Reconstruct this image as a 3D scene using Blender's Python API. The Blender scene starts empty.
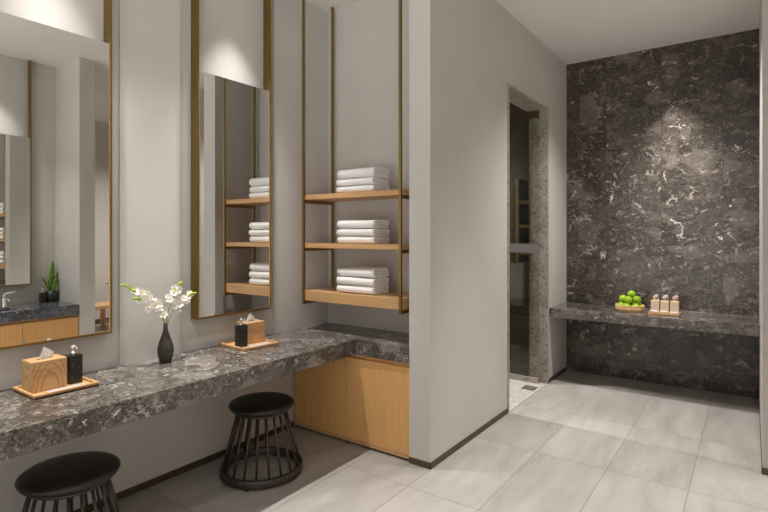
import bpy, bmesh, math, random
from mathutils import Vector, Matrix, noise
random.seed(7)
S = bpy.context.scene
COL = S.collection
PI = math.pi

# ------------------------------------------------------------------ node helpers
def new_mat(name):
    m = bpy.data.materials.new(name); m.use_nodes = True
    nt = m.node_tree; nt.nodes.clear()
    out = nt.nodes.new('ShaderNodeOutputMaterial'); b = nt.nodes.new('ShaderNodeBsdfPrincipled')
    nt.links.new(b.outputs[0], out.inputs[0])
    return m, nt, b
def N(nt, t, **kw):
    n = nt.nodes.new(t)
    for k, v in kw.items():
        if k == 'inp':
            for kk, vv in v.items(): n.inputs[kk].default_value = vv
        else: setattr(n, k, v)
    return n
def L(nt, a, b): nt.links.new(a, b)
def coords(nt, scale=(1,1,1), rot=(0,0,0), loc=(0,0,0)):
    t = N(nt, 'ShaderNodeTexCoord'); mp = N(nt, 'ShaderNodeMapping')
    mp.inputs['Scale'].default_value = scale; mp.inputs['Rotation'].default_value = rot; mp.inputs['Location'].default_value = loc
    L(nt, t.outputs['Object'], mp.inputs['Vector']); return mp.outputs[0]
def ramp(nt, fac, stops, interp='LINEAR'):
    r = N(nt, 'ShaderNodeValToRGB'); r.color_ramp.interpolation = interp
    e = r.color_ramp.elements
    while len(e) < len(stops): e.new(0.5)
    for el, (p, c) in zip(e, stops):
        el.position = p; el.color = (c, c, c, 1) if isinstance(c, (int, float)) else (*c, 1)
    L(nt, fac, r.inputs[0]); return r.outputs[0]
def mixc(nt, fac, a, b, blend='MIX'):
    m = N(nt, 'ShaderNodeMix', data_type='RGBA', blend_type=blend)
    for sock, v in ((0, fac), (6, a), (7, b)):
        if isinstance(v, (int, float)): m.inputs[sock].default_value = v
        elif isinstance(v, tuple): m.inputs[sock].default_value = (*v, 1)
        else: L(nt, v, m.inputs[sock])
    return m.outputs[2]
def math_(nt, op, a, b=0.0, c=0.0):
    m = N(nt, 'ShaderNodeMath', operation=op)
    for i, v in enumerate((a, b, c)):
        if isinstance(v, (int, float)): m.inputs[i].default_value = v
        else: L(nt, v, m.inputs[i])
    return m.outputs[0]
def noise_(nt, vec, scale, detail=4, rough=.5, dist=0.0, out='Fac'):
    n = N(nt, 'ShaderNodeTexNoise', inp={'Scale': scale, 'Detail': detail, 'Roughness': rough, 'Distortion': dist})
    L(nt, vec, n.inputs['Vector']); return n.outputs[0 if out == 'Fac' else 1]
def voro(nt, vec, scale, feature='F1', out='Distance', rnd=1.0):
    n = N(nt, 'ShaderNodeTexVoronoi', feature=feature, inp={'Scale': scale, 'Randomness': rnd})
    L(nt, vec, n.inputs['Vector']); return n.outputs[out]
def vadd(nt, a, b, s=1.0):
    m = N(nt, 'ShaderNodeVectorMath', operation='MULTIPLY_ADD')
    L(nt, b, m.inputs[0]); m.inputs[1].default_value = (s, s, s); L(nt, a, m.inputs[2]); return m.outputs[0]
def bump(nt, b, h, strength, dist=.01):
    n = N(nt, 'ShaderNodeBump', inp={'Strength': strength, 'Distance': dist}); L(nt, h, n.inputs['Height']); L(nt, n.outputs[0], b.inputs['Normal'])
def solid(name, col, rough=.5, metal=0.0, spec=None, var=.06, vscale=30, bmp=0.0):
    m, nt, b = new_mat(name)
    v = coords(nt); n = noise_(nt, v, vscale, 3)
    lo = tuple(max(0, c*(1-var)) for c in col); hi = tuple(min(1, c*(1+var)) for c in col)
    L(nt, ramp(nt, n, [(.3, lo), (.7, hi)]), b.inputs['Base Color'])
    b.inputs['Roughness'].default_value = rough; b.inputs['Metallic'].default_value = metal
    if spec is not None: b.inputs['Specular IOR Level'].default_value = spec
    if bmp: bump(nt, b, noise_(nt, v, vscale*4, 4), bmp, .002)
    return m

# ------------------------------------------------------------------ materials
M = {}
M['wall'] = solid('wall_paint', (.60, .572, .538), .62, spec=.25, var=.03, vscale=2.5, bmp=.02)
M['ceiling'] = solid('ceiling_paint', (.84, .825, .80), .75, spec=.2, var=.015, vscale=2)
M['bronze'] = solid('brushed_bronze', (.33, .21, .07), .36, metal=1.0, var=.08, vscale=14)
M['bronze_dark'] = solid('dark_bronze_skirting', (.13, .10, .065), .45, metal=.7, var=.1, vscale=10)
M['black_metal'] = solid('blackened_metal', (.075, .060, .050), .40, metal=.6, var=.15)
M['seat'] = solid('black_leather', (.013, .011, .010), .42, var=.12, vscale=60, bmp=.08)
M['chrome'] = solid('chrome', (.82, .80, .77), .14, metal=1.0, var=.02)
M['steel'] = solid('satin_steel', (.42, .40, .37), .4, metal=.8, var=.04)
M['towel'] = solid('white_terry', (.92, .91, .90), .95, spec=.1, var=.03, vscale=160, bmp=.9)
M['paper'] = solid('white_paper', (.70, .70, .71), .8, var=.02)
M['packet'] = solid('ribbed_grey_white_paper', (.50, .50, .52), .85, var=.03)
M['ceramic'] = solid('white_ceramic', (.82, .81, .79), .15, var=.01)
M['pot'] = solid('black_pot', (.018, .016, .015), .4, var=.2)
M['vase'] = solid('charcoal_vase_clay', (.045, .036, .030), .62, var=.35, vscale=45, bmp=.25)
M['petal'] = solid('white_petal', (.88, .86, .82), .55, var=.03)
M['lip'] = solid('yellow_lip', (.80, .55, .12), .5, var=.2)
M['bud'] = solid('green_bud', (.30, .46, .04), .45, var=.2)
M['stem'] = solid('green_stem', (.20, .29, .06), .5, var=.25)
M['fruit'] = solid('green_fruit_skin', (.27, .44, .01), .25, var=.18, vscale=9)
M['stopper'] = solid('pale_pink_stopper', (.62, .49, .43), .5, var=.1)
M['label'] = solid('cream_label', (.60, .51, .41), .7, var=.03)
M['ink'] = solid('grey_ink', (.22, .19, .17), .7)
M['amber'] = solid('amber_lotion_bottle', (.72, .52, .30), .12, var=.08)
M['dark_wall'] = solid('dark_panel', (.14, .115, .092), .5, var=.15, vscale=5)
M['soil'] = solid('soil', (.03, .02, .015), .9, var=.3)
M['rubber'] = solid('rubber', (.012, .012, .012), .8)
M['silver_plain'] = None

def mk_mirror():
    m, nt, b = new_mat('mirror_glass')
    b.inputs['Metallic'].default_value = 1; b.inputs['Roughness'].default_value = 0.0
    n = noise_(nt, coords(nt), .6, 1)
    L(nt, ramp(nt, n, [(.2, (.85, .855, .83)), (.8, (.87, .87, .85))]), b.inputs['Base Color']); return m
M['mirror'] = mk_mirror()

def mk_glass():   # thin pane: tinted see-through with a Fresnel reflection
    m, nt, b = new_mat('clear_door_glass')
    nt.nodes.remove(b); out = [n for n in nt.nodes if n.type == 'OUTPUT_MATERIAL'][0]
    tr = N(nt, 'ShaderNodeBsdfTransparent'); gl = N(nt, 'ShaderNodeBsdfGlossy', inp={'Roughness': .0}); mx = N(nt, 'ShaderNodeMixShader'); fr = N(nt, 'ShaderNodeFresnel', inp={'IOR': 1.45})
    n = noise_(nt, coords(nt), .5, 1)
    L(nt, ramp(nt, n, [(.2, (.93, .96, .91)), (.8, (.95, .97, .93))]), tr.inputs[0])
    L(nt, fr.outputs[0], mx.inputs[0]); L(nt, tr.outputs[0], mx.inputs[1]); L(nt, gl.outputs[0], mx.inputs[2]); L(nt, mx.outputs[0], out.inputs[0]); return m
M['glass'] = mk_glass()
def mk_frost():
    m, nt, b = new_mat('frosted_band')
    L(nt, ramp(nt, noise_(nt, coords(nt), 60, 2), [(.3, (.20, .19, .175)), (.7, (.22, .21, .195))]), b.inputs['Base Color'])
    b.inputs['Roughness'].default_value = .5; b.inputs['Alpha'].default_value = .62; return m
M['frost'] = mk_frost()

def mk_oak(name, axis='Z', cathedral=False, base=(.76, .43, .165), dark=(.62, .325, .11)):
    m, nt, b = new_mat(name)
    sc = {'Z': (60, 60, 2.2), 'X': (2.2, 60, 60), 'Y': (60, 2.2, 60)}[axis]
    v = coords(nt, sc)
    n1 = noise_(nt, v, 1.0, 5, .6)
    v2 = coords(nt, tuple(s*.12 for s in sc)); n2 = noise_(nt, v2, 1.0, 2, .5)
    c = ramp(nt, n1, [(.25, dark), (.5, base), (.8, tuple(x*1.14 for x in base))])
    c = mixc(nt, math_(nt, 'MULTIPLY', n2, .5), c, tuple(x*.86 for x in base))
    if cathedral:
        v3 = coords(nt, (14, 14, 6.5))
        nn = noise_(nt, coords(nt, (9, 9, 7)), 1.0, 2, .5, out='Color')
        w = N(nt, 'ShaderNodeTexWave', wave_type='RINGS', rings_direction='SPHERICAL', inp={'Scale': 1.9, 'Distortion': 5.0, 'Detail': 2, 'Detail Scale': 1.1})
        L(nt, v3, w.inputs['Vector'])
        c = mixc(nt, ramp(nt, w.outputs[1], [(.0, .62), (.35, .1), (.8, 0.0)]), c, tuple(x*.8 for x in dark))
    L(nt, c, b.inputs['Base Color']); b.inputs['Roughness'].default_value = .42; b.inputs['Specular IOR Level'].default_value = .35
    bump(nt, b, n1, .08, .002); return m
M['oak'] = mk_oak('oak_vertical_grain', 'Z')
M['oak_x'] = mk_oak('oak_lengthwise_grain', 'X',base=(.62, .37, .175), dark=(.49, .27, .115))
M['oak_y'] = mk_oak('oak_cross_grain', 'Y',base=(.62, .37, .175), dark=(.49, .27, .115))
M['oak_box'] = mk_oak('oak_flamed_grain', 'Y', True, base=(.58, .355, .17), dark=(.38, .20, .08))
M['oak_pale'] = mk_oak('pale_oak', 'X', base=(.58, .38, .2), dark=(.45, .27, .12))
M['wicker'] = mk_oak('bamboo_strips', 'Z', base=(.80, .53, .25), dark=(.55, .31, .12))

def mk_marble(name, dark, mid, light, white, vein_amt, blotch_amt, scale=1.0, rough=.16, slabs=None, cool=None):
    m, nt, b = new_mat(name)
    v = coords(nt, (scale,)*3)
    if slabs:  # each slab cut from another place of the block
        t = N(nt, 'ShaderNodeTexCoord'); s = N(nt, 'ShaderNodeSeparateXYZ'); L(nt, t.outputs['Object'], s.inputs[0])
        x0, w, z0, h = slabs
        fx = math_(nt, 'DIVIDE', math_(nt, 'SUBTRACT', s.outputs[0], x0), w); fz = math_(nt, 'DIVIDE', math_(nt, 'SUBTRACT', s.outputs[2], z0), h)
        ix = math_(nt, 'FLOOR', fx); iz = math_(nt, 'FLOOR', fz)
        cmb = N(nt, 'ShaderNodeCombineXYZ'); L(nt, math_(nt, 'MULTIPLY', ix, 3.7), cmb.inputs[1]); L(nt, math_(nt, 'MULTIPLY', iz, 5.3), cmb.inputs[0])
        v = vadd(nt, v, cmb.outputs[0])
    st = N(nt, 'ShaderNodeMapping'); st.inputs['Rotation'].default_value = (.25, .38, .45); st.inputs['Scale'].default_value = (.92, 1.05, 1.22); L(nt, v, st.inputs[0]); v = st.outputs[0]
    w1 = noise_(nt, v, 2.4, 6, .62, out='Color')
    vd = vadd(nt, v, w1, .5)
    w2 = noise_(nt, v, 11, 4, .6, out='Color')
    vd2 = vadd(nt, vd, w2, .10)
    def sc(col, k): return tuple(min(1, x*k) for x in col)
    fine = noise_(nt, vd, 21, 8, .74, 1.6)
    c = ramp(nt, fine, [(.34, sc(dark, .25)), (.45, dark), (.54, mid), (.66, light)])
    cloud = noise_(nt, vd, 2.3, 5, .6)
    c = mixc(nt, ramp(nt, cloud, [(.50, 0.0), (.66, .35)]), c, sc(mid, 1.1))
    c = mixc(nt, ramp(nt, cloud, [(.36, .7), (.46, 0.0)]), c, sc(dark, .75))
    def pick(scale, lo):
        cell = voro(nt, vd2, scale, 'F1', 'Color'); sep = N(nt, 'ShaderNodeSeparateColor'); L(nt, cell, sep.inputs[0])
        return ramp(nt, sep.outputs[0], [(lo, 0.0), (lo+.05, 1.0)])
    frag = mixc(nt, .5, c, light)
    c = mixc(nt, math_(nt, 'MULTIPLY', pick(4.2, .82), .75), c, frag)
    c = mixc(nt, math_(nt, 'MULTIPLY', pick(7.5, .86), .8), c, mixc(nt, .3, c, sc(light, 1.15), 'MIX'))
    c = mixc(nt, math_(nt, 'MULTIPLY', pick(30, .94), .8), c, sc(light, 1.3))
    if cool: c = mixc(nt, ramp(nt, noise_(nt, v, 1.7, 3), [(.45, 0.0), (.7, .6)]), c, cool)
    # short pale veins and angular white blotches
    edge = voro(nt, vd2, 3.4, 'DISTANCE_TO_EDGE')
    mask = ramp(nt, noise_(nt, v, 3.6, 4, .6), [(.56, 0.0), (.64, 1.0)])
    vein = math_(nt, 'MULTIPLY', ramp(nt, edge, [(.0, 1.0), (.012, .5), (.03, 0.0)]), mask)
    edge2 = voro(nt, vadd(nt, v, w1, .9), 7.0, 'DISTANCE_TO_EDGE')
    vein2 = math_(nt, 'MULTIPLY', ramp(nt, edge2, [(.0, .8), (.010, .3), (.022, 0.0)]), ramp(nt, noise_(nt, v, 5.2, 3), [(.58, 0.0), (.66, .7)]))
    blot = ramp(nt, noise_(nt, vd2, 4.2, 4, .6, 1.6), [(.665, 0.0), (.69, 1.0)])
    c = mixc(nt, math_(nt, 'MULTIPLY', vein2, vein_amt), c, white)
    c = mixc(nt, math_(nt, 'MULTIPLY', vein, vein_amt), c, white)
    c = mixc(nt, math_(nt, 'MULTIPLY', blot, blotch_amt), c, white)
    if slabs:
        def seam(f, size):
            fr = math_(nt, 'FRACT', f); d = math_(nt, 'MINIMUM', fr, math_(nt, 'SUBTRACT', 1.0, fr))
            return math_(nt, 'LESS_THAN', d, .0018/size)
        c = mixc(nt, math_(nt, 'MULTIPLY', math_(nt, 'MAXIMUM', seam(fx, w), seam(fz, h)), .6), c, tuple(x*.35 for x in dark))
    L(nt, c, b.inputs['Base Color']); b.inputs['Roughness'].default_value = rough
    return m
M['marble_dark'] = mk_marble('dark_breccia_marble', (.034, .027, .021), (.086, .068, .056), (.21, .177, .15), (.64, .58, .52), .8, .95, 1.25, .22, slabs=(2.2, .525, .2, 1.21))
M['marble_bench'] = mk_marble('bench_marble', (.05, .043, .038), (.13, .113, .10), (.27, .24, .215), (.66, .62, .58), .7, .8, 1.3, .14)
M['marble'] = mk_marble('grey_brown_marble', (.058, .049, .042), (.15, .131, .115), (.34, .305, .272), (.70, .67, .64), .75, .95, 1.65, .2)
M['marble_blue'] = mk_marble('blue_grey_marble', (.040, .045, .054), (.11, .118, .135), (.27, .28, .31), (.78, .78, .78), .8, .9, 1.5, .16)

def mk_granite():
    m, nt, b = new_mat('speckled_stone')
    v = coords(nt)
    c = ramp(nt, noise_(nt, v, 7, 5, .65), [(.35, (.36, .31, .26)), (.65, (.52, .46, .40))])
    sp = ramp(nt, noise_(nt, v, 34, 4, .65), [(.39, 1.0), (.46, 0.0)])
    c = mixc(nt, math_(nt, 'MULTIPLY', sp, .7), c, (.10, .08, .065))
    ve = math_(nt, 'MULTIPLY', ramp(nt, voro(nt, vadd(nt, v, noise_(nt, v, 6, 4, out='Color'), .3), 3.5, 'DISTANCE_TO_EDGE'), [(0, 1.0), (.03, 0.0)]), .5)
    c = mixc(nt, ve, c, (.13, .10, .08))
    L(nt, c, b.inputs['Base Color']); b.inputs['Roughness'].default_value = .45; bump(nt, b, sp, .15, .002); return m
M['granite'] = mk_granite()

def mk_terrazzo():
    m, nt, b = new_mat('black_terrazzo'); v = coords(nt)
    f = voro(nt, v, 190, 'F1', 'Distance'); cc = voro(nt, v, 190, 'F1', 'Color')
    s = N(nt, 'ShaderNodeSeparateColor'); L(nt, cc, s.inputs[0])
    k = math_(nt, 'MULTIPLY', math_(nt, 'LESS_THAN', f, .30), math_(nt, 'GREATER_THAN', s.outputs[0], .80))
    c = mixc(nt, k, (.014, .014, .015), ramp(nt, s.outputs[1], [(.2, (.3, .19, .10)), (.8, (.45, .42, .4))]))
    L(nt, c, b.inputs['Base Color']); b.inputs['Roughness'].default_value = .25; return m
M['terrazzo'] = mk_terrazzo()

def mk_floor():
    m, nt, b = new_mat('stone_floor_tiles')
    t = N(nt, 'ShaderNodeTexCoord'); s = N(nt, 'ShaderNodeSeparateXYZ'); L(nt, t.outputs['Object'], s.inputs[0])
    fx = math_(nt, 'DIVIDE', math_(nt, 'SUBTRACT', s.outputs[0], .342), .4605); fy = math_(nt, 'DIVIDE', math_(nt, 'SUBTRACT', s.outputs[1], -.172), .9255)
    ix = math_(nt, 'FLOOR', fx); iy = math_(nt, 'FLOOR', fy)
    cmb = N(nt, 'ShaderNodeCombineXYZ'); L(nt, math_(nt, 'MULTIPLY', ix, 2.37), cmb.inputs[0]); L(nt, math_(nt, 'MULTIPLY', iy, 3.71), cmb.inputs[1])
    v0 = vadd(nt, coords(nt), cmb.outputs[0])
    w = noise_(nt, v0, 1.6, 4, .55, out='Color'); v = vadd(nt, v0, w, .16)
    mp = N(nt, 'ShaderNodeMapping'); mp.inputs['Rotation'].default_value = (0, 0, .62); mp.inputs['Scale'].default_value = (4.6, .9, 1); L(nt, v, mp.inputs[0])
    big = noise_(nt, mp.outputs[0], 1.5, 5, .55)
    c = ramp(nt, big, [(.28, (.29, .265, .24)), (.5, (.395, .367, .337)), (.72, (.475, .445, .415))])
    fine = noise_(nt, v0, 70, 4, .7)
    c = mixc(nt, .22, c, ramp(nt, fine, [(.3, (.27, .245, .222)), (.7, (.52, .485, .45))]))
    ve = ramp(nt, noise_(nt, mp.outputs[0], 2.3, 2, .5), [(.485, 0.0), (.50, .35), (.515, 0.0)])
    c = mixc(nt, math_(nt, 'MULTIPLY', ve, ramp(nt, noise_(nt, v0, 1.3, 2), [(.45, 0.0), (.6, 1.0)])), c, (.57, .54, .505))
    wn = N(nt, 'ShaderNodeTexWhiteNoise', noise_dimensions='2D'); c2 = N(nt, 'ShaderNodeCombineXYZ'); L(nt, ix, c2.inputs[0]); L(nt, iy, c2.inputs[1]); L(nt, c2.outputs[0], wn.inputs['Vector'])
    c = mixc(nt, 1.0, c, ramp(nt, wn.outputs[0], [(0, .90), (1, 1.04)]), 'MULTIPLY')
    def seam(f, size):
        fr = math_(nt, 'FRACT', f); d = math_(nt, 'MINIMUM', fr, math_(nt, 'SUBTRACT', 1.0, fr))
        return math_(nt, 'LESS_THAN', d, .0021/size)
    g = math_(nt, 'MAXIMUM', seam(fx, .4605), seam(fy, .9255))
    c = mixc(nt, g, c, (.20, .175, .15))
    L(nt, c, b.inputs['Base Color']); b.inputs['Roughness'].default_value = .42; b.inputs['Specular IOR Level'].default_value = .4
    bump(nt, b, math_(nt, 'SUBTRACT', math_(nt, 'MULTIPLY', fine, .12), g), .2, .002); return m
M['floor'] = mk_floor()
def mk_pebble():
    m, nt, b = new_mat('pale_mosaic_stone'); v = coords(nt)
    f = voro(nt, v, 26, 'DISTANCE_TO_EDGE')
    c = mixc(nt, ramp(nt, f, [(.02, 1.0), (.06, 0.0)]), ramp(nt, noise_(nt, v, 14, 4), [(.3, (.44, .40, .36)), (.7, (.60, .56, .52))]), (.36, .32, .28))
    L(nt, c, b.inputs['Base Color']); b.inputs['Roughness'].default_value = .5; bump(nt, b, f, .3, .002); return m
M['pebble'] = mk_pebble()
def mk_leaf():
    m, nt, b = new_mat('striped_leaf')
    n = noise_(nt, coords(nt, (10, 10, 45)), 1.0, 3, .6)
    L(nt, ramp(nt, n, [(.35, (.02, .09, .02)), (.6, (.10, .27, .05))]), b.inputs['Base Color']); b.inputs['Roughness'].default_value = .4; return m
M['leaf'] = mk_leaf()
M['leaf_edge'] = solid('yellow_leaf_margin', (.55, .50, .08), .45)

# ------------------------------------------------------------------ mesh helpers
def box(bm, lo, hi, bev=0.0, seg=2):
    r = bmesh.ops.create_cube(bm, size=1.0)
    vs = r['verts']; lo = Vector(lo); hi = Vector(hi); c = (lo+hi)/2; d = hi-lo
    for v in vs: v.co = Vector((v.co.x*d.x, v.co.y*d.y, v.co.z*d.z)) + c
    if bev > 0:
        es = list({e for v in vs for e in v.link_edges})
        bmesh.ops.bevel(bm, geom=es, offset=bev, segments=seg, affect='EDGES', profile=.5)
def lathe(bm, prof, seg=32, center=(0, 0, 0)):
    cx, cy, cz = center; rings = []
    for r, z in prof:
        if r < 1e-6: rings.append([bm.verts.new((cx, cy, cz+z))])
        else: rings.append([bm.verts.new((cx+r*math.cos(2*PI*i/seg), cy+r*math.sin(2*PI*i/seg), cz+z)) for i in range(seg)])
    for a, b_ in zip(rings, rings[1:]):
        for i in range(seg):
            j = (i+1) % seg
            f = [a[i % len(a)], a[j % len(a)], b_[j % len(b_)], b_[i % len(b_)]]
            f2 = []
            for v in f:
                if v not in f2: f2.append(v)
            if len(f2) > 2: bm.faces.new(f2).smooth = True
def tube(bm, pts, rad, seg=10, cap=True):
    pts = [Vector(p) for p in pts]; rings = []
    rads = rad if isinstance(rad, (list, tuple)) else [rad]*len(pts)
    up = None
    for i, p in enumerate(pts):
        t = (pts[min(i+1, len(pts)-1)] - pts[max(i-1, 0)]).normalized()
        if up is None: up = Vector((0, 0, 1)) if abs(t.z) < .9 else Vector((1, 0, 0))
        a = t.cross(up).normalized(); up = a.cross(t).normalized()
        rings.append([bm.verts.new(p + rads[i]*(math.cos(2*PI*k/seg)*a + math.sin(2*PI*k/seg)*up)) for k in range(seg)])
    for a, b_ in zip(rings, rings[1:]):
        for k in range(seg):
            j = (k+1) % seg; bm.faces.new([a[k], a[j], b_[j], b_[k]]).smooth = True
    if cap:
        bm.faces.new(rings[0][::-1]); bm.faces.new(rings[-1])
def sphere(bm, c, r, sc=(1, 1, 1), seg=16, rings=10, rot=None):
    mt = Matrix.Translation(c) @ (rot.to_4x4() if rot else Matrix.Identity(4)) @ Matrix.Diagonal((r*sc[0], r*sc[1], r*sc[2], 1))
    n0 = len(bm.faces)
    bmesh.ops.create_uvsphere(bm, u_segments=seg, v_segments=rings, radius=1, matrix=mt)
    bm.faces.ensure_lookup_table()
    for f in bm.faces[n0:]: f.smooth = True
def prism(bm, poly, z0, z1):
    a = [bm.verts.new((x, y, z0)) for x, y in poly]; b_ = [bm.verts.new((x, y, z1)) for x, y in poly]; n = len(poly)
    bm.faces.new(a[::-1]); bm.faces.new(b_)
    for i in range(n): bm.faces.new([a[i], a[(i+1) % n], b_[(i+1) % n], b_[i]])
def obj(name, bm, mat, parent=None, **props):
    me = bpy.data.meshes.new(name); bmesh.ops.recalc_face_normals(bm, faces=bm.faces[:]); bm.to_mesh(me); bm.free()
    o = bpy.data.objects.new(name, me); COL.objects.link(o)
    for mm in (mat if isinstance(mat, list) else [mat]): me.materials.append(mm)
    if parent: o.parent = parent
    for k, v in props.items(): o[k] = v
    return o
def NB(): return bmesh.new()
def bxo(name, boxes, mat, parent=None, bev=0.0, **props):
    bm = NB()
    for lo, hi in boxes: box(bm, lo, hi, bev)
    return obj(name, bm, mat, parent, **props)
def thing(name, label, cat, loc=(0, 0, 0), rz=0.0, group=None):
    o = bpy.data.objects.new(name, None); COL.objects.link(o); o.empty_display_size = .05
    o.location = loc; o.rotation_euler = (0, 0, rz); return tag(o, label, cat, group)
def tag(o, label, cat, group=None):
    o['label'] = label; o['category'] = cat
    if group: o['group'] = group
    return o
def dup(root, loc, rz, label, group=None):
    def cp(o, par):
        c = o.copy(); COL.objects.link(c)
        if par: c.parent = par
        for ch in list(o.children): cp(ch, c)
        return c
    r = cp(root, None); r.location = loc; r.rotation_euler = (0, 0, rz); return tag(r, label, r['category'], group or r.get('group'))
def struct(name, boxes, mat, parent=None, bev=0.0):
    o = bxo(name, boxes, mat, parent, bev)
    if not parent: o['kind'] = 'structure'
    return o

# ------------------------------------------------------------------ dimensions (metres)
H = 3.426; XP, XQ, YE, YB, XR, YR, YN = 1.0955, 1.2575, 2.8765, 5.882, 3.0046, 4.047, 3.296
ZC, ZC2, XC, YC = .768, .661, .640, 2.868
D1, D2, DH = 4.187, 5.206, 2.7828
YBK = -1.5; XO = 3.62; XL = 6.2; YV, YV2 = 2.575, 2.735; YO = .75

# ------------------------------------------------------------------ room shell
struct('floor', [((-1.2, YBK-.1, -.1), (XL+.1, 6.05, 0))], M['floor'])
struct('ceiling', [((-1.2, YBK-.1, H), (XL+.1, 6.05, H+.1))], M['ceiling'])
R = .014  # shallow bays that hold the mirrors
def wall_with_bays():   # one slab with two shallow bays above the counter
    bm = NB(); poly = [(0, YBK), (0, .735), (-R, .735), (-R, 1.5125), (0, 1.5125), (0, 1.898), (-R, 1.898), (-R, 2.678), (0, 2.678), (0, YN+.1), (-.16, YN+.1), (-.16, YBK)]
    prism(bm, poly, .70, H); box(bm, (-.16, YBK, 0), (0, YN+.1, .70)); return bm
obj('wall_left', wall_with_bays(), M['wall'])['kind'] = 'structure'
struct('wall_niche', [((0, YN, 0), (XP, YN+.1, H))], M['wall'])
T = .021
struct('wall_partition', [((XP, YE, 0), (XQ, D1-T, H)), ((XP, D2+T, 0), (XQ, YB+.1, H)), ((XP, D1-T, DH+T), (XQ, D2+T, H))], M['wall'])
struct('wall_far', [((XQ, YB, 0), (XR, YB+.1, H))], M['marble_dark'])
struct('wall_right', [((XR, YR, 0), (XR+.17, YB+.1, H))], M['wall'])
struct('wall_opposite', [((XO, YO, 0), (XO+.15, YV, H))], M['wall'])
struct('wall_alcove_end', [((XR+.02, YV, 0), (XL, YV2, H))], M['wall'])
struct('wall_lounge_end', [((XL, YV2, 0), (XL+.1, 6.0, H))], M['wall'])
struct('wall_lounge_far', [((XR+.17, YB, 0), (XL, YB+.1, H))], M['wall'])
# room behind the glass door
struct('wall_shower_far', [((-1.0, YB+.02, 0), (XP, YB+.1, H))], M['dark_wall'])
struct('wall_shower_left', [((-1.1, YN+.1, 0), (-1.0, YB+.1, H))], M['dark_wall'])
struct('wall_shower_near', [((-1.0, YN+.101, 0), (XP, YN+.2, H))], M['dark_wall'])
# skirtings
BH = .042
struct('baseboard_left', [((0, YBK, 0), (.005, 2.884, BH))], M['bronze_dark'])
struct('baseboard_partition', [((XQ, YE-.004, 0), (XQ+.004, D1-T, BH)), ((XQ, D2+T, 0), (XQ+.004, YB, BH)), ((XP, YE-.004, 0), (XQ+.004, YE, BH))], M['bronze_dark'])
struct('baseboard_right', [((XR-.004, YR-.004, 0), (XR, YB, BH)), ((XR-.004, YR-.004, 0), (XR+.17, YR, BH))], M['bronze_dark'])
struct('baseboard_alcove_end', [((XR+.016, YV-.004, 0), (XR+.02, YV2+.004, BH)), ((XR+.02, YV2, 0), (XL, YV2+.004, BH))], M['bronze_dark'])
struct('baseboard_lounge', [((XL-.004, YV2+.004, 0), (XL, YB, BH+.04))], M['bronze_dark'])
# stone door lining and threshold
JX0, JX1 = 1.0699, 1.2675
struct('trim_1', [((JX0, D1-T, 0), (JX1, D1, DH)), ((JX0, D2, 0), (JX1, D2+T, DH)), ((JX0, D1-T, DH), (JX1, D2+T, DH+T))], M['granite'])
struct('trim_2', [((.3, D1, 0), (XQ+.003, D2, .004))], M['pebble'])

# ------------------------------------------------------------------ glass door, standing open into the shower room
dr = bpy.data.objects.new('door_1', None); COL.objects.link(dr); dr.location = (1.19, 5.165, 0); dr['kind'] = 'structure'
def lx(lo, hi): return [(tuple(lo), tuple(hi))]
bxo('door_pane', lx((-.95, -.005, .02), (0, .005, DH-.012)), M['glass'], dr, .001)
bxo('frosted_band', lx((-.95, -.0075, 1.333), (0, -.0058, 1.426)), M['frost'], dr)
bxo('patch_fitting', lx((-.17, -.016, DH-.07), (-.002, .016, DH-.004)), M['bronze_dark'], dr, .002, label='bronze patch fitting at the top')
bxo('patch_fitting', lx((-.17, -.016, .006), (-.002, .016, .062)), M['granite'], dr, .002, label='stone coloured patch fitting at the bottom')
bxo('bottom_rail', lx((-.95, -.012, .006), (-.172, .012, .066)), M['steel'], dr, .002)
fd = thing('floor_drain', 'small square floor drain in the threshold of the glass door', 'drain', (1.165, 4.955, .004))
bm = NB()
for a in ((-.06, -.06, .06, -.052), (-.06, .052, .06, .06), (-.06, -.052, -.052, .052), (.052, -.052, .06, .052)): box(bm, (a[0], a[1], 0), (a[2], a[3], .005))
obj('drain_frame', bm, M['bronze_dark'], fd); bxo('drain_plate', lx((-.045, -.045, 0), (.045, .045, .004)), M['steel'], fd)
# shower room: stone ledge and wall shelf seen through the glass
tag(bxo('stone_ledge', lx((-1.0, 5.24, .671), (XP, YB+.02, .766)), M['marble_bench'], None, .003), 'dark marble ledge in the dim room behind the glass door', 'ledge')
sh = thing('wall_shelf', 'tall brass framed shelf with wooden boards, seen through the glass door', 'shelf', (.715, 5.58, 1.2))
for x in (0.0, .30):
    bxo('post', lx((x, 0, 0), (x+.042, .042, .86)), M['bronze'], sh, .002)
bxo('side_panel', lx((.055, .0, 0), (.10, .30, .95)), M['steel'], sh, .002, label='grey metal upright panel')
for z in (.09, .395, .665): bxo('shelf_board', lx((.10, .02, z), (.40, .30, z+.035)), M['oak_x'], sh, .002)

# ------------------------------------------------------------------ make-up counter, bench, cabinet
bm = NB()
prism(bm, [(.0015, YBK+.002), (XC, YBK+.002), (XC, YC), (XP-.001, YC), (XP-.001, YN-.001), (.0015, YN-.001)], ZC2, ZC)
bmesh.ops.bevel(bm, geom=bm.edges[:], offset=.0025, segments=1, affect='EDGES')
tag(obj('make_up_counter', bm, M['marble']), 'long grey brown marble counter turning the corner under the mirrors and towel shelf', 'counter')
tag(bxo('stone_bench', lx((XQ, 5.267, .671), (XR, YB, .766)), M['marble_bench'], None, .003), 'wall to wall marble bench against the dark marble wall', 'bench')

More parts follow.
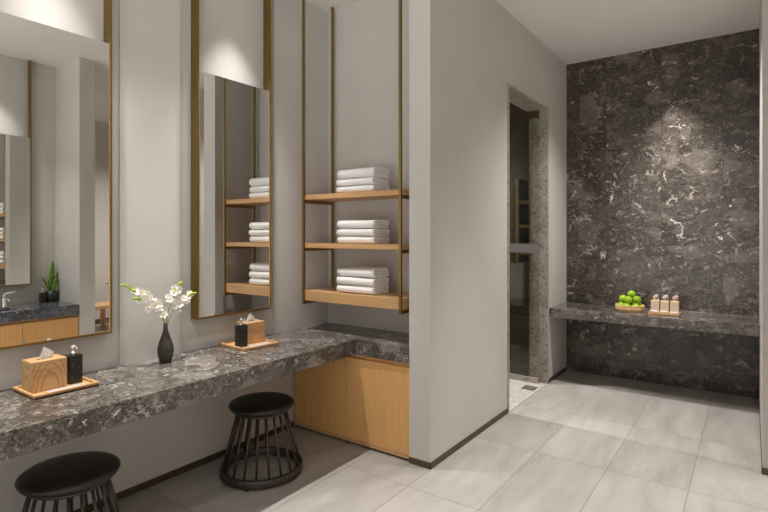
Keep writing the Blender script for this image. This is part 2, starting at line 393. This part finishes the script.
cb = thing('base_cabinet', 'oak cabinet with two flat doors under the marble counter corner', 'cabinet', (.018, 2.885, 0))
W = XP-.003-.018
bxo('body', lx((0, .022, .03), (W, .405, ZC2-.001)), M['oak'], cb)
bxo('plinth', lx((.0, .0, .018), (W, .0215, .040)), M['oak_x'], cb)
xs = .53
for x0, x1 in ((.0, xs-.0015), (xs+.0015, W)):
    bxo('door', lx((x0, .0, .042), (x1, .0215, .628)), M['oak'], cb, .001)
for x, y in ((.06, .05), (xs, .012), (W-.06, .05), (.06, .37), (W-.06, .37)):
    bm = NB(); lathe(bm, [(0, 0), (.014, 0), (.014, .017 if y < .03 else .03), (0, .017 if y < .03 else .03)], 12, (x, y+.004, 0)); obj('foot', bm, M['rubber'], cb)

# ------------------------------------------------------------------ mirrors in tall bronze frames
def wall_mirror(label, loc, rz, w, depth=.06, back=.0):
    """local: x out of the wall, y along the wall, z up"""
    t = thing('wall_mirror', label, 'mirror', loc, rz, 'tall framed mirrors')
    z0 = .972; zt = 2.578; k = .012
    bxo('frame', [((0, 0, z0), (depth, k, H-.001)), ((0, w-k, z0), (depth, w, H-.001)), ((0, k, z0), (depth, w-k, z0+k))], M['bronze'], t)
    bxo('mirror_pane', lx((.002, k, z0+k), (depth-.006, w-k, zt)), [M['mirror']], t)
    return t
wall_mirror('bronze framed mirror above the nearer tissue box, at the left edge', (-R, .82, 0), 0, .62, .06+R)
wall_mirror('bronze framed mirror reflecting the towel shelf, right of the flower vase', (-R, 1.98, 0), 0, .622, .06+R)
wall_mirror('bronze framed mirror over the opposite washbasin, seen only as a reflection', (XO, 2.318, 0), PI, .622, .06)

# ------------------------------------------------------------------ towel shelf hanging from the ceiling
ts = thing('hanging_shelf', 'ceiling hung bronze frame with three oak boards holding towels', 'shelf', (.081, 2.90, .976))
SW = 1.012-.081; SD = .36; P = .018
for x in (0, SW-P):
    for y in (0, SD-P):
        bxo('post', lx((x, y, 0), (x+P, y+P, H-.976-.001)), M['bronze'], ts, .001)
for z0, z1 in ((.027, .104), (.439, .474), (.816, .854)):
    bxo('shelf_board', lx((.0, P+.0005, z0), (SW, SD-P-.0005, z1)), M['oak_x'], ts, .0015)
for z in (.0, .414, .789):
    for x in (0, SW-P): bxo('rail', lx((x, P, z), (x+P, SD-P, z+.025)), M['bronze'], ts)
SZ = [.976+.104, .976+.474, .976+.854]

# ------------------------------------------------------------------ towels
def towel_mesh(w, d, h, seed, sag=0.0):
    """a hand towel folded in a spiral: rounded fold at the front (-y), layers on the ends"""
    rr = random.Random(seed); t = h/3.0
    path = []
    def arc(cy, cz, r, a0, a1, n=7):
        return [(cy+r*math.cos(a0+(a1-a0)*i/n), cz+r*math.sin(a0+(a1-a0)*i/n)) for i in range(n+1)]
    ro = h/2 - t/2
    path += [(d*.97 - i*(d*.97-h/2)/8, t/2) for i in range(9)]
    path += arc(h/2, h/2, ro, -PI/2, -3*PI/2)[1:]
    path += [(h/2 + i*(d-h/2-t)/8, h-t/2) for i in range(1, 9)]
    path += arc(d-t, h-t, t/2, PI/2, -PI/2, 6)[1:]
    path += [(d-t - i*(d*.78)/7, h/2 + .0) for i in range(1, 8)]
    # thick strip along path
    pv = [Vector((0, y, z)) for y, z in path]; th = t*.41; L1 = []; L2 = []
    for i, p in enumerate(pv):
        tg = (pv[min(i+1, len(pv)-1)]-pv[max(i-1, 0)]).normalized(); nn = Vector((0, -tg.z, tg.y))
        L1.append(p+nn*th); L2.append(p-nn*th)
    bm = NB(); nx = 9; rows = []
    for k in range(nx+1):
        u = k/nx; x = (u-.5)*w
        e = (abs(u-.5)*2)**10   # rolled, softened ends
        row = []
        for lst in (L1, L2[::-1]):
            for q in lst:
                nz = noise.noise(Vector((x*9+seed*7, q.y*14, q.z*20)))*.0035
                n2 = noise.noise(Vector((x*4+seed*3, q.y*5, seed)))*.004*(q.z/h)
                row.append(bm.verts.new((x+noise.noise(Vector((q.y*22, q.z*60, seed+u*3)))*.008*(1 if k in (0, nx) else 0), q.y+nz+sag*0, max(q.z+nz*.5+n2+sag*(q.y/d)*(q.z/h)-.0*e, .0006))))
        rows.append(row)
    n = len(rows[0])
    for a, b_ in zip(rows, rows[1:]):
        for i in range(n):
            j = (i+1) % n; bm.faces.new([a[i], a[j], b_[j], b_[i]]).smooth = True
    m_ = n//2
    for row, fl in ((rows[0], 1), (rows[-1], 0)):
        for i in range(m_-1):
            q = [row[i], row[i+1], row[n-2-i], row[n-1-i]]
            bm.faces.new(q if fl else q[::-1])
    return bm
names_z = ['top', 'middle', 'bottom']; shelf_n = ['lower thick', 'middle', 'upper']
desc = {('lower thick', 0): 'bottom', ('lower thick', 1): 'middle', ('lower thick', 2): 'top'}
for si, sz in enumerate(SZ):
    z = sz + .0008
    for k in range(3):
        h = (.0595, .0595, .064)[k]; 
        if si == 2 and k == 2: h = .072
        if si == 2 and k < 2: h = .053
        if si == 1: h = (.056, .056, .060)[k]
        w = .352 + random.uniform(-.006, .006); d = .205 + random.uniform(-.006, .008)
        bm = towel_mesh(w, d, h, si*3+k+1, sag=.010 if k == 2 else 0.0)
        o = obj('folded_towel', bm, M['towel']); o.location = (.556+random.uniform(-.004, .004), 2.962+random.uniform(-.003, .003), z); o.rotation_euler = (0, 0, random.uniform(-.012, .012))
        tag(o, 'white folded towel, %s of the three stacked on the %s oak shelf' % (('bottom', 'middle', 'top')[k], ('lowest', 'middle', 'highest')[si]), 'towel', 'folded towels on the hanging shelf')
        z += h + .0015

# ------------------------------------------------------------------ stools
def stool(label, loc):
    t = thing('stool', label, 'stool', loc, 0, 'round stools under the counter')
    bm = NB()
    lathe(bm, [(0, .408), (.150, .408), (.178, .412), (.197, .422), (.2055, .437), (.203, .446), (.190, .455), (.165, .462), (.10, .467), (0, .4685)], 56); obj('seat', bm, M['seat'], t)
    bm = NB(); lathe(bm, [(.135, .394), (.165, .394), (.165, .4075), (.135, .4075), (.135, .394)], 48); obj('seat_ring', bm, M['black_metal'], t)
    bm = NB(); lathe(bm, [(.228, .012), (.256, .012), (.258, .016), (.258, .055), (.255, .058), (.230, .058), (.228, .055), (.228, .012)], 64); obj('base_ring', bm, M['black_metal'], t)
    for i in range(20):
        a = 2*PI*(i+.3)/20; bm = NB()
        tube(bm, [(.150*math.cos(a), .150*math.sin(a), .3945), (.240*math.cos(a), .240*math.sin(a), .056)], .0072, 10); obj('rod', bm, M['black_metal'], t)
    for i in range(4):
        a = PI/2*i+.5; bm = NB(); lathe(bm, [(0, 0), (.012, 0), (.012, .0125), (0, .0125)], 12, (.243*math.cos(a), .243*math.sin(a), 0)); obj('foot', bm, M['rubber'], t)
    return t
s1 = stool('black round stool with rod cage, in front of the oak cabinet', (.400, 2.216, 0))
dup(s1, (.430, 1.066, 0), .1, 'black round stool below the nearer tissue box, cut by the bottom left edge')

# ------------------------------------------------------------------ trays with tissue box and dispenser
def tray(label, loc, rz, w, l):
    t = thing('tray', label, 'tray', loc, rz, 'oak trays on the counter')
    bxo('base', lx((-w/2, -l/2, 0), (w/2, l/2, .010)), M['oak_y'], t)
    k = .014
    bm = NB()
    for lo, hi in (((-w/2, -l/2, .0), (-w/2+k, l/2, .021)), ((w/2-k, -l/2, .0), (w/2, l/2, .021)), ((-w/2+k, -l/2, .0), (w/2-k, -l/2+k, .021)), ((-w/2+k, l/2-k, .0), (w/2-k, l/2, .021))): box(bm, lo, hi, .0015)
    obj('rim', bm, M['oak_y'], t); return t
def tissue_box(label, loc, rz, wx=.118, ly=.150, h=.143):
    t = thing('tissue_box', label, 'tissue box', loc, rz, 'oak tissue boxes')
    e = .008
    bxo('body', [((-wx/2, -ly/2, 0), (-wx/2+e, ly/2, h-e)), ((wx/2-e, -ly/2, 0), (wx/2, ly/2, h-e)), ((-wx/2+e, -ly/2, 0), (wx/2-e, -ly/2+e, h-e)), ((-wx/2+e, ly/2-e, 0), (wx/2-e, ly/2, h-e)), ((-wx/2+e, -ly/2+e, 0), (wx/2-e, ly/2-e, .004))], M['oak_box'], t)
    sx, sy = .010, .034
    bxo('lid', [((-wx/2, -ly/2, h-e), (-sx, ly/2, h)), ((sx, -ly/2, h-e), (wx/2, ly/2, h)), ((-sx, -ly/2, h-e), (sx, -sy, h)), ((-sx, sy, h-e), (sx, ly/2, h))], M['oak_y'], t)
    return t
def tissue(label, loc, rz, seed=1):
    bm = NB(); nx, nz = 14, 6; g = []
    for i in range(nx+1):
        u = i/nx; row = []
        top = .010+.050*u/.34 if u < .34 else .060-.034*(u-.34)/.66
        for j in range(nz+1):
            v = j/nz
            y = (u-.5)*.056*(.9+.25*v) + (.006*v if seed % 2 else 0)
            x = .0035*math.sin(u*8+seed)*(.4+v) + .010*v*v*(u-.3)
            row.append(bm.verts.new((x, y, -.03 + v*(.03+top))))
        g.append(row)
    for i in range(nx):
        for j in range(nz): bm.faces.new([g[i][j], g[i+1][j], g[i+1][j+1], g[i][j+1]])
    o = obj('tissue', bm, M['paper']); md = o.modifiers.new('s', 'SOLIDIFY'); md.thickness = .0012
    o.location = loc; o.rotation_euler = (0, 0, rz); return tag(o, label, 'tissue', 'paper tissues')
def dispenser(label, loc, rz, s=.060, h=.140):
    t = thing('soap_dispenser', label, 'soap dispenser', loc, rz, 'soap dispensers')
    bxo('bottle', lx((-s/2, -s/2, 0), (s/2, s/2, h)), M['terrazzo'], t, .002)
    bm = NB(); lathe(bm, [(0, h), (.015, h), (.015, h+.012), (.012, h+.016), (.0055, h+.017), (.0055, h+.030), (0, h+.030)], 20); obj('collar', bm, M['chrome'], t)
    bm = NB(); lathe(bm, [(0, h+.030), (.011, h+.030), (.0125, h+.033), (.0125, h+.046), (.010, h+.049), (0, h+.049)], 20)
    tube(bm, [(.008, 0, h+.042), (.026, 0, h+.043), (.036, 0, h+.040), (.040, 0, h+.030)], [.005, .0048, .0045, .004], 10); obj('pump_head', bm, M['chrome'], t)
    return t
def packet(label, loc, rz, w=.036, l=.150):
    bm = NB()
    n = 12
    for i in range(n):
        y0 = -l/2+i*l/n; box(bm, (-w/2, y0, 0), (w/2, y0+l/n-.003, .0055), .001, 1)
    box(bm, (-w/2, -l/2, 0), (w/2, l/2-.001, .0035))
    o = obj('paper_packet', bm, M['packet']); o.location = loc; o.rotation_euler = (0, 0, rz); return tag(o, label, 'paper', 'ribbed white paper packets')

ZT = ZC+.0105
tray('oak tray near the left edge holding a tissue box and dispenser', (.192, 1.106, ZC+.0005), 0, .25, .285)
tissue_box('oak tissue box with flamed grain below the left edge mirror', (.176, 1.060, ZT+.0005), 0)
tissue('white tissue sticking out of the left edge oak box', (.176, 1.060, ZT+.143), .2, 1)
dispenser('black speckled soap dispenser beside the left edge tissue box', (.190, 1.184, ZT+.0005), 0.0)
packet('ribbed white paper packet lying in front of the left edge tissue box', (.272, 1.115, ZT+.0005), 0, .036, .165)

a2 = -.09
tray('oak tray by the right mirror, near the counter corner', (.172, 2.300, ZC+.0005), a2, .30, .285)
tissue_box('oak tissue box behind the dispenser on the tray by the right mirror', (.142, 2.342, ZT+.0005), a2)
tissue('white tissue sticking out of the oak box by the right mirror', (.142, 2.342, ZT+.143), .1, 4)
dispenser('black speckled soap dispenser left of the tissue box by the right mirror', (.200, 2.214, ZT+.0005), a2)
packet('ribbed white paper packet on the tray by the right mirror', (.268, 2.312, ZT+.0005), a2, .036, .165)

# ------------------------------------------------------------------ vase and flowers
VX, VY = .139, 1.711
va = NB()
lathe(va, [(0, 0), (.028, 0), (.033, .004), (.041, .035), (.046, .065), (.044, .09), (.034, .125), (.021, .160), (.013, .190), (.0115, .215), (.0125, .226), (.0095, .226), (.0085, .205), (.010, .185), (.006, .16), (0, .15)], 40)
vo = obj('vase', va, M['vase']); vo.location = (VX, VY, ZC+.0005); tag(vo, 'slender charcoal bottle vase standing on the marble counter between the mirrors', 'vase')

def petal(bm, c, rot, ln, wd, curl):
    n, m_ = 4, 3; g = []
    for i in range(n+1):
        t = i/n; wv = wd*math.sin(PI*min(1, .12+.88*t)**.8)**.8 if t < 1 else 0.001
        g.append([bm.verts.new(c + rot @ Vector(((j/m_-.5)*2*wv*.5, t*ln, curl*t*t*ln + .12*wd*(abs(j/m_-.5)*2)**2))) for j in range(m_+1)])
    for i in range(n):
        for j in range(m_): bm.faces.new([g[i][j], g[i][j+1], g[i+1][j+1], g[i+1][j]]).smooth = True
def blossom(parent, pos, face, size, rng):
    z = face.normalized(); x = z.orthogonal().normalized(); x.rotate(Matrix.Rotation(rng.uniform(0, 6.28), 3, z)); y = z.cross(x)
    base = Matrix((x, y, z)).transposed()
    bm = NB()
    for k in range(5):
        a = 2*PI*k/5; big = k in (1, 4)
        petal(bm, Vector((0, 0, 0)), base @ Matrix.Rotation(a, 3, 'Z'), size*(.56 if big else .50), size*(.60 if big else .36), .25 if not big else .12)
    o = obj('blossom', bm, M['petal'], parent); o.location = pos
    bm = NB(); sphere(bm, z*size*.07, size*.10, (1, 1, 1.5), 8, 6, base)
    obj('lip', bm, M['lip'], o, label='yellow throat')
    return o
def spray(label, pts, nb, rng, t0=.42, nbud=5, size=.046, spread=.018):
    root = thing('orchid_spray', label, 'flower', (VX, VY, ZC+.17), 0, 'white orchid sprays in the charcoal vase')
    o0 = Vector((VX, VY, ZC+.17)); P_ = [Vector(p)-o0 for p in pts]
    def bez(t):
        q = P_[:]
        while len(q) > 1: q = [a.lerp(b_, t) for a, b_ in zip(q, q[1:])]
        return q[0]
    bm = NB(); ln = [bez(i/18) for i in range(19)]
    tube(bm, ln, [.0026-.0014*i/18 for i in range(19)], 6); obj('stem', bm, M['stem'], root)
    for i in range(nb):
        t = t0 + (.86-t0)*i/max(1, nb-1)
        p = bez(t); off = Vector((rng.uniform(-.4, 1), rng.uniform(-1, 1), rng.uniform(-1, .8)))*spread
        off.x = abs(off.x)*(.9 if i % 3 else -.6)
        f = Vector((.85, -.55, .05)) + Vector((rng.uniform(-.5, .5), rng.uniform(-.6, .6), rng.uniform(-.4, .5)))
        b_ = blossom(root, p+off, f, size*rng.uniform(.85, 1.12)*(1-.25*max(0, t-.6)), rng)
    for i in range(nbud):
        t = .86 + .14*i/max(1, nbud-1); p = bez(t); d = (bez(min(1, t+.01))-bez(t-.02)).normalized()
        off = Vector((rng.uniform(-1, 1), rng.uniform(-1, 1), rng.uniform(-1, 1)))*.013*(1-i/(nbud+1)) if i < nbud-1 else Vector((0, 0, 0))
        r = .0092*(1-.4*i/nbud); bm = NB(); sphere(bm, Vector((0, 0, 0)), r, (1, 1, 1.35), 10, 8, d.to_track_quat('Z', 'Y').to_matrix())
        o = obj('bud', bm, M['bud'], root); o.location = p+off
    return root
rng = random.Random(11)
N0 = (VX, VY, ZC+.17)
spray('white orchid spray leaning furthest left, with a long green budded tip', [N0, (VX+.002, VY-.005, 1.05), (VX-.01, 1.62, 1.20), (VX+.0, 1.455, 1.243)], 17, rng, .46, 5, .054, .022)
spray('white orchid spray leaning left below the longest one', [(VX+.003, VY, ZC+.17), (VX+.008, VY-.004, 1.06), (VX+.03, 1.63, 1.13), (VX+.035, 1.505, 1.165)], 15, rng, .46, 6, .052, spread=.028)
spray('white orchid spray rising highest on the right side', [(VX-.003, VY+.002, ZC+.17), (VX-.005, VY+.004, 1.06), (VX-.01, 1.745, 1.17), (VX+.0, 1.815, 1.232)], 14, rng, .46, 6, .052, spread=.027)
spray('white orchid spray leaning furthest right towards the mirror', [(VX, VY+.003, ZC+.17), (VX+.005, VY+.012, 1.06), (VX+.01, 1.79, 1.13), (VX+.012, 1.905, 1.158)], 10, rng, .5, 6, .050, .022)
spray('short white orchid spray upright in the middle of the vase', [(VX+.004, VY+.001, ZC+.17), (VX+.006, VY, 1.04), (VX+.012, 1.735, 1.12), (VX+.015, 1.765, 1.19)], 9, rng, .64, 3, .05, spread=.024)

# ------------------------------------------------------------------ bench items: fruit bowl and bottles
BT = .766
BX, BY = 1.970, 5.53
bw = thing('bamboo_bowl', 'round bamboo basket holding green fruit on the stone bench', 'basket', (BX, BY, BT+.0005))
bm = NB(); seg = 72; prof = [(0, .0), (.127, 0), (.130, .060), (.121, .060), (.118, .010), (0, .010)]
lathe(bm, prof, seg)
for v in bm.verts:
    r = math.hypot(v.co.x, v.co.y)
    if r > .116:
        i = round(math.atan2(v.co.y, v.co.x)/(2*PI/seg)); k = 1+(.008 if i % 2 else -.004); v.co.x *= k; v.co.y *= k
obj('body', bm, M['wicker'], bw)
bm = NB(); tube(bm, [(.128*math.cos(2*PI*i/48), .128*math.sin(2*PI*i/48), .058) for i in range(49)], .0055, 8, False); obj('rim', bm, M['wicker'], bw)
def fruit_mesh(seed):
    bm = NB(); sphere(bm, Vector((0, 0, 0)), .0388, (1, 1, .97), 24, 16)
    for v in bm.verts:
        r = math.hypot(v.co.x, v.co.y)
        if v.co.z > 0: v.co.z -= .006*math.exp(-(r/.009)**2)
        v.co += v.co.normalized()*noise.noise(v.co*30+Vector((seed, 0, 0)))*.0012
    return bm
fz = BT+.0105+.0385
fp = []
for k in range(6): fp.append((BX+.0785*math.cos(PI/3*k+.35), BY+.0785*math.sin(PI/3*k+.35), fz))
ups = [(-.063, .011, 'left'), (-.004, -.064, 'front'), (.064, -.004, 'right')]
for dx, dy, _ in ups: fp.append((BX+dx, BY+dy, fz+.067))
fp.append((BX+.012, BY+.022, fz+.115))
labs = ['far right', 'back right', 'back left', 'far left', 'front left', 'front right']
proto = None
def fl(i):
    if i < 6: return 'round green fruit low in the bamboo basket, at its %s rim' % labs[i]
    if i < 9: return 'round green fruit in the raised layer of the basket, %s one of three' % ups[i-6][2]
    return 'round green fruit crowning the pile in the bamboo basket'
for i, p in enumerate(fp):
    if i == 0:
        o = thing('green_fruit', fl(0), 'fruit', p, 0, 'green fruit in the bamboo basket')
        obj('flesh', fruit_mesh(3), M['fruit'], o)
        bm = NB(); tube(bm, [(0, 0, .032), (.001, 0, .037), (.002, .001, .041)], [.0012, .0012, .0018], 6); obj('stem', bm, M['stem'], o); proto = o
    else: dup(proto, p, random.uniform(0, 6), fl(i))

TX, TY = 2.277, 5.515
tr = thing('bottle_tray', 'small oak tray holding three lotion bottles on the stone bench', 'tray', (TX, TY, BT+.0005))
bxo('base', lx((-.127, -.10, 0), (.127, .10, .012)), M['oak_x'], tr, .002)
bxo('rim', [((-.127, -.10, .012), (.127, -.092, .018)), ((-.127, .092, .012), (.127, .10, .018)), ((-.127, -.092, .012), (-.119, .092, .018)), ((.119, -.092, .012), (.127, .092, .018))], M['oak_x'], tr)
def bottle(label, loc):
    t = thing('lotion_bottle', label, 'bottle', loc, 0, 'lotion bottles on the bench tray')
    s = .036
    bm = NB(); box(bm, (-s, -s, 0), (s, s, .112), .006, 3); lathe(bm, [(0, .111), (.016, .111), (.013, .118), (.013, .126), (0, .126)], 20); obj('glass_body', bm, M['amber'], t)
    bxo('label_plate', lx((-s+.006, -s-.0009, .012), (s-.006, -s-.0001, .098)), M['label'], t)
    bm = NB()
    for i, (a, b_) in enumerate(((-.010, .010), (-.006, .006))): box(bm, (a, -s-.0014, .062-i*.007), (b_, -s-.0010, .0645-i*.007))
    obj('print', bm, M['ink'], t, label='small grey print')
    bm = NB(); box(bm, (-.020, -.016, .126), (.012, .016, .152), .006, 2); box(bm, (-.004, -.018, .132), (.026, .014, .164), .006, 2); obj('stopper', bm, M['stopper'], t)
    bm = NB(); tube(bm, [(.012, -.012, .120), (.030, -.020, .117), (.034, -.022, .110)], [.004, .006, .003], 8); obj('neck_tag', bm, M['chrome'], t, label='silver tag at the neck')
    return t
b0 = bottle('square amber lotion bottle, left of the three on the bench tray', (TX-.082, TY+.02, BT+.013))
dup(b0, (TX, TY+.02, BT+.013), 0, 'square amber lotion bottle, middle of the three on the bench tray')
dup(b0, (TX+.082, TY+.02, BT+.013), 0, 'square amber lotion bottle, right of the three on the bench tray')
for i, nm in enumerate(('left', 'middle', 'right')):
    bm = NB(); rr = random.Random(i+5)
    for k in range(7):
        sphere(bm, Vector((-.024+k*.008, rr.uniform(-.008, .008), .0095+rr.uniform(0, .006))), .0093, (1.1, 1, .9), 8, 6)
    o = obj('ribbon_rosette', bm, M['paper']); o.location = (TX-.082+.082*i, TY-.055, BT+.0131); tag(o, 'crumpled white paper curl lying before the %s lotion bottle' % nm, 'paper', 'white paper curls on the bench tray')

# ------------------------------------------------------------------ opposite vanity (seen in the mirrors)
VZ, VZ2 = ZC, .668; VXF = 3.022
bm = NB()
# slab with a rectangular basin cut-out
by0, by1, bx0, bx1 = 1.62, 2.04, 3.10, 3.36
for lo, hi in (((VXF, YO+.002, VZ2), (bx0, YV-.0015, VZ)), ((bx1, YO+.002, VZ2), (XO-.0015, YV-.0015, VZ)), ((bx0, YO+.002, VZ2), (bx1, by0, VZ)), ((bx0, by1, VZ2), (bx1, YV-.0015, VZ))): box(bm, lo, hi)
tag(obj('vanity_counter', bm, M['marble_blue']), 'blue grey marble washbasin counter reflected in the left edge mirror', 'counter')
bs = thing('washbasin', 'white undermount washbasin in the reflected blue grey counter', 'washbasin', ((bx0+bx1)/2, (by0+by1)/2, .60))
bm = NB(); wx, wy = (bx1-bx0)/2+.004, (by1-by0)/2+.004
for lo, hi in (((-wx, -wy, .0), (wx, wy, .01)), ((-wx, -wy, .01), (-wx+.012, wy, .0675)), ((wx-.012, -wy, .01), (wx, wy, .0675)), ((-wx+.012, -wy, .01), (wx-.012, -wy+.012, .0675)), ((-wx+.012, wy-.012, .01), (wx-.012, wy, .0675))): box(bm, lo, hi)
obj('bowl', bm, M['ceramic'], bs)
bm = NB(); lathe(bm, [(0, .010), (.02, .010), (.02, .013), (0, .013)], 20); obj('drain', bm, M['chrome'], bs)
fc = thing('basin_faucet', 'chrome single lever basin tap on the reflected counter', 'tap', (3.44, 2.028, VZ+.0005))
bm = NB(); lathe(bm, [(0, 0), (.030, 0), (.030, .005), (.023, .010), (.022, .11), (.024, .118), (.020, .125), (0, .127)], 24); obj('body', bm, M['chrome'], fc)
bm = NB(); tube(bm, [(-.010, 0, .07), (-.07, 0, .085), (-.13, 0, .080), (-.135, 0, .068)], [.015, .013, .012, .010], 12); obj('spout', bm, M['chrome'], fc)
bm = NB(); tube(bm, [(0, 0, .125), (.0, .01, .138), (-.03, .05, .150), (-.06, .085, .158)], [.012, .010, .007, .005], 10); obj('lever', bm, M['chrome'], fc)
vc = thing('vanity_cabinet', 'long oak drawer cabinet under the reflected blue grey counter', 'cabinet', (VXF+.012, YO+.01, .0))
LY = YV-.004-(YO+.01)
bxo('body', lx((.022, 0, .22), (XO-VXF-.016, LY, .585)), M['oak'], vc)
bxo('top_rail', lx((.022, 0, .585), (.04, LY, VZ2-.001)), M['oak_x'], vc)
y = LY; k = 0
while y - .52 > -.02:
    y0 = max(0, y-.52); bxo('drawer_front', lx((0, y0+.0015, .22), (.0215, y-.0015, .638)), M['oak'], vc, .001); y -= .52
dispenser('black soap dispenser beside the potted plant on the reflected counter', (3.50, 2.402, VZ+.0005), PI, .052, .112)
# snake plant
pp = thing('potted_plant', 'snake plant in a black pot on the reflected counter', 'plant', (3.535, 2.50, VZ+.0005))
bm = NB(); lathe(bm, [(0, 0), (.056, 0), (.058, .003), (.060, .118), (.056, .118), (.055, .100), (0, .100)], 36); obj('pot', bm, M['pot'], pp)
bm = NB(); lathe(bm, [(0, .1005), (.0545, .1005), (.03, .108), (0, .11)], 24); obj('soil', bm, M['soil'], pp)
def snake_leaf(h, lean, az, wd, base, tw):
    def build(wf, zoff):
        bm = NB(); n = 12; g = []
        fw = Vector((math.cos(az), math.sin(az), 0)); sd = Matrix.Rotation(tw, 3, 'Z') @ Vector((-.36, .93, 0))
        nrm = sd.cross(Vector((0, 0, 1)))
        for i in range(n+1):
            t = i/n; w = wd*wf*(.55+.9*t-.5*t*t)*(1-t**5)+.0006
            c = Vector(base) + fw*lean*t**1.6 + Vector((0, 0, h*t))
            off = nrm*zoff
            g.append([bm.verts.new(c-sd*w+nrm*.003+off), bm.verts.new(c+off), bm.verts.new(c+sd*w+nrm*.003+off)])
        for a, b_ in zip(g, g[1:]):
            for j in range(2): bm.faces.new([a[j], a[j+1], b_[j+1], b_[j]]).smooth = True
        return bm
    o = obj('leaf', build(1.0, 0), M['leaf_edge'], pp); md = o.modifiers.new('s', 'SOLIDIFY'); md.thickness = .002; md.offset = 0
    i_ = obj('leaf_blade', build(.76, 0), M['leaf'], o); md = i_.modifiers.new('s', 'SOLIDIFY'); md.thickness = .0034; md.offset = 0
for a in ((.36, .015, 1.9, .036, (0, .002, .10), .1), (.20, .085, 4.9, .020, (-.006, -.018, .10), .5), (.25, .060, 1.7, .017, (.008, .020, .10), -.4), (.19, .085, 1.6, .022, (-.008, .020, .10), .5), (.15, .03, 4.6, .024, (-.018, -.012, .10), -.3), (.20, .045, 1.9, .022, (-.022, .012, .10), .3)): snake_leaf(*a)

# lounge bench, glimpsed in the mirror
lb = thing('wooden_bench', 'low pale oak bench in the space beyond the reflected vanity', 'bench', (5.62, 4.55, 0))
bxo('seat', lx((-.26, -.75, .36), (.26, .75, .41)), M['oak_y'], lb, .004)
for x in (-.22, .22):
    for yy in (-.38, .66): bxo('leg', lx((x-.03, yy-.03, 0), (x+.03, yy+.03, .36)), M['oak'], lb, .003)
for yy in (-.38, .66): bxo('stretcher', lx((-.19, yy-.015, .10), (.19, yy+.015, .13)), M['oak_x'], lb)

# ------------------------------------------------------------------ lights: small recessed ceiling spots and added fill spots
WARM = (1.0, .975, .945)
def spot(x, y, power, size=62, blend=.7, tx=None, ty=None, r=.03, col=WARM, z=H-.006, dz=-3.0):
    l = bpy.data.lights.new('ceiling_or_fill_spot', 'SPOT'); l.energy = power; l.spot_size = math.radians(size); l.spot_blend = blend; l.shadow_soft_size = r; l.color = col
    o = bpy.data.objects.new('ceiling_or_fill_spot', l); COL.objects.link(o); o.location = (x, y, z)
    d = Vector(((tx if tx is not None else x)-x, (ty if ty is not None else y)-y, dz)); o.rotation_euler = d.to_track_quat('-Z', 'Y').to_euler()
    return o
for y in (-.03, 1.13, 2.29): spot(.235, y, 200, 60, 1.0, tx=.45)
for y in (1.05, 2.37): spot(1.45, y, 24, 50, .8, tx=0, ty=1.71, r=.02, dz=-2.05)   # adjustable spots on the wall and flowers
for y in (1.05, 2.0): spot(XO-.235, y, 120, 58, 1.0, tx=XO-.36)
for y in (.2, 1.6): spot(2.25, y, 170, 48, .7)
spot(2.1, 3.25, 170, 50, .8)
spot(2.3, 4.75, 235, 116, 1.0)
spot(2.33, 5.40, 210, 42, 1.0, ty=6.45)
for x, y in ((4.6, 3.9), (4.6, 5.0), (5.2, 4.4)): spot(x, y, 110, 110, .9)  # added fill spots, invented to brighten the lounge in the mirror
spot(-.4, 4.25, 420, 130, .9)  # added fill spot, invented to light the door jamb and shower room
# rear wall left out: world light added as even fill, no hall modelled
w = bpy.data.worlds.new('world'); S.world = w; w.use_nodes = True
wt = w.node_tree; bg = wt.nodes['Background']; bg.inputs[1].default_value = .66
tc = N(wt, 'ShaderNodeTexCoord'); sx = N(wt, 'ShaderNodeSeparateXYZ'); L(wt, tc.outputs['Generated'], sx.inputs[0])
# invented fill: brighter from below to lift the ceiling, dimmer above
L(wt, ramp(wt, math_(wt, 'MULTIPLY_ADD', sx.outputs[2], .5, .5), [(.42, (2.9, 2.8, 2.68)), (.52, (.85, .825, .79))]), bg.inputs[0])

# ------------------------------------------------------------------ camera and view
cam = bpy.data.cameras.new('camera'); co = bpy.data.objects.new('camera', cam); COL.objects.link(co)
co.location = (2.9509, 0, 1.52); co.rotation_euler = (PI/2, 0, math.radians(35.6346))
cam.sensor_width = 36; cam.sensor_fit = 'HORIZONTAL'; cam.lens = 513.47/768*36; cam.shift_y = -(256-234.5)/768; cam.clip_start = .02
S.camera = co
vs = S.view_settings; vs.view_transform = 'Standard'; vs.look = 'None'; vs.exposure = 0.5; vs.gamma = 1.0; vs.use_curve_mapping = False
S.cycles.max_bounces = 10; S.cycles.diffuse_bounces = 6; S.cycles.glossy_bounces = 6
S.cycles.caustics_reflective = False; S.cycles.caustics_refractive = False; S.cycles.sample_clamp_indirect = 4.0
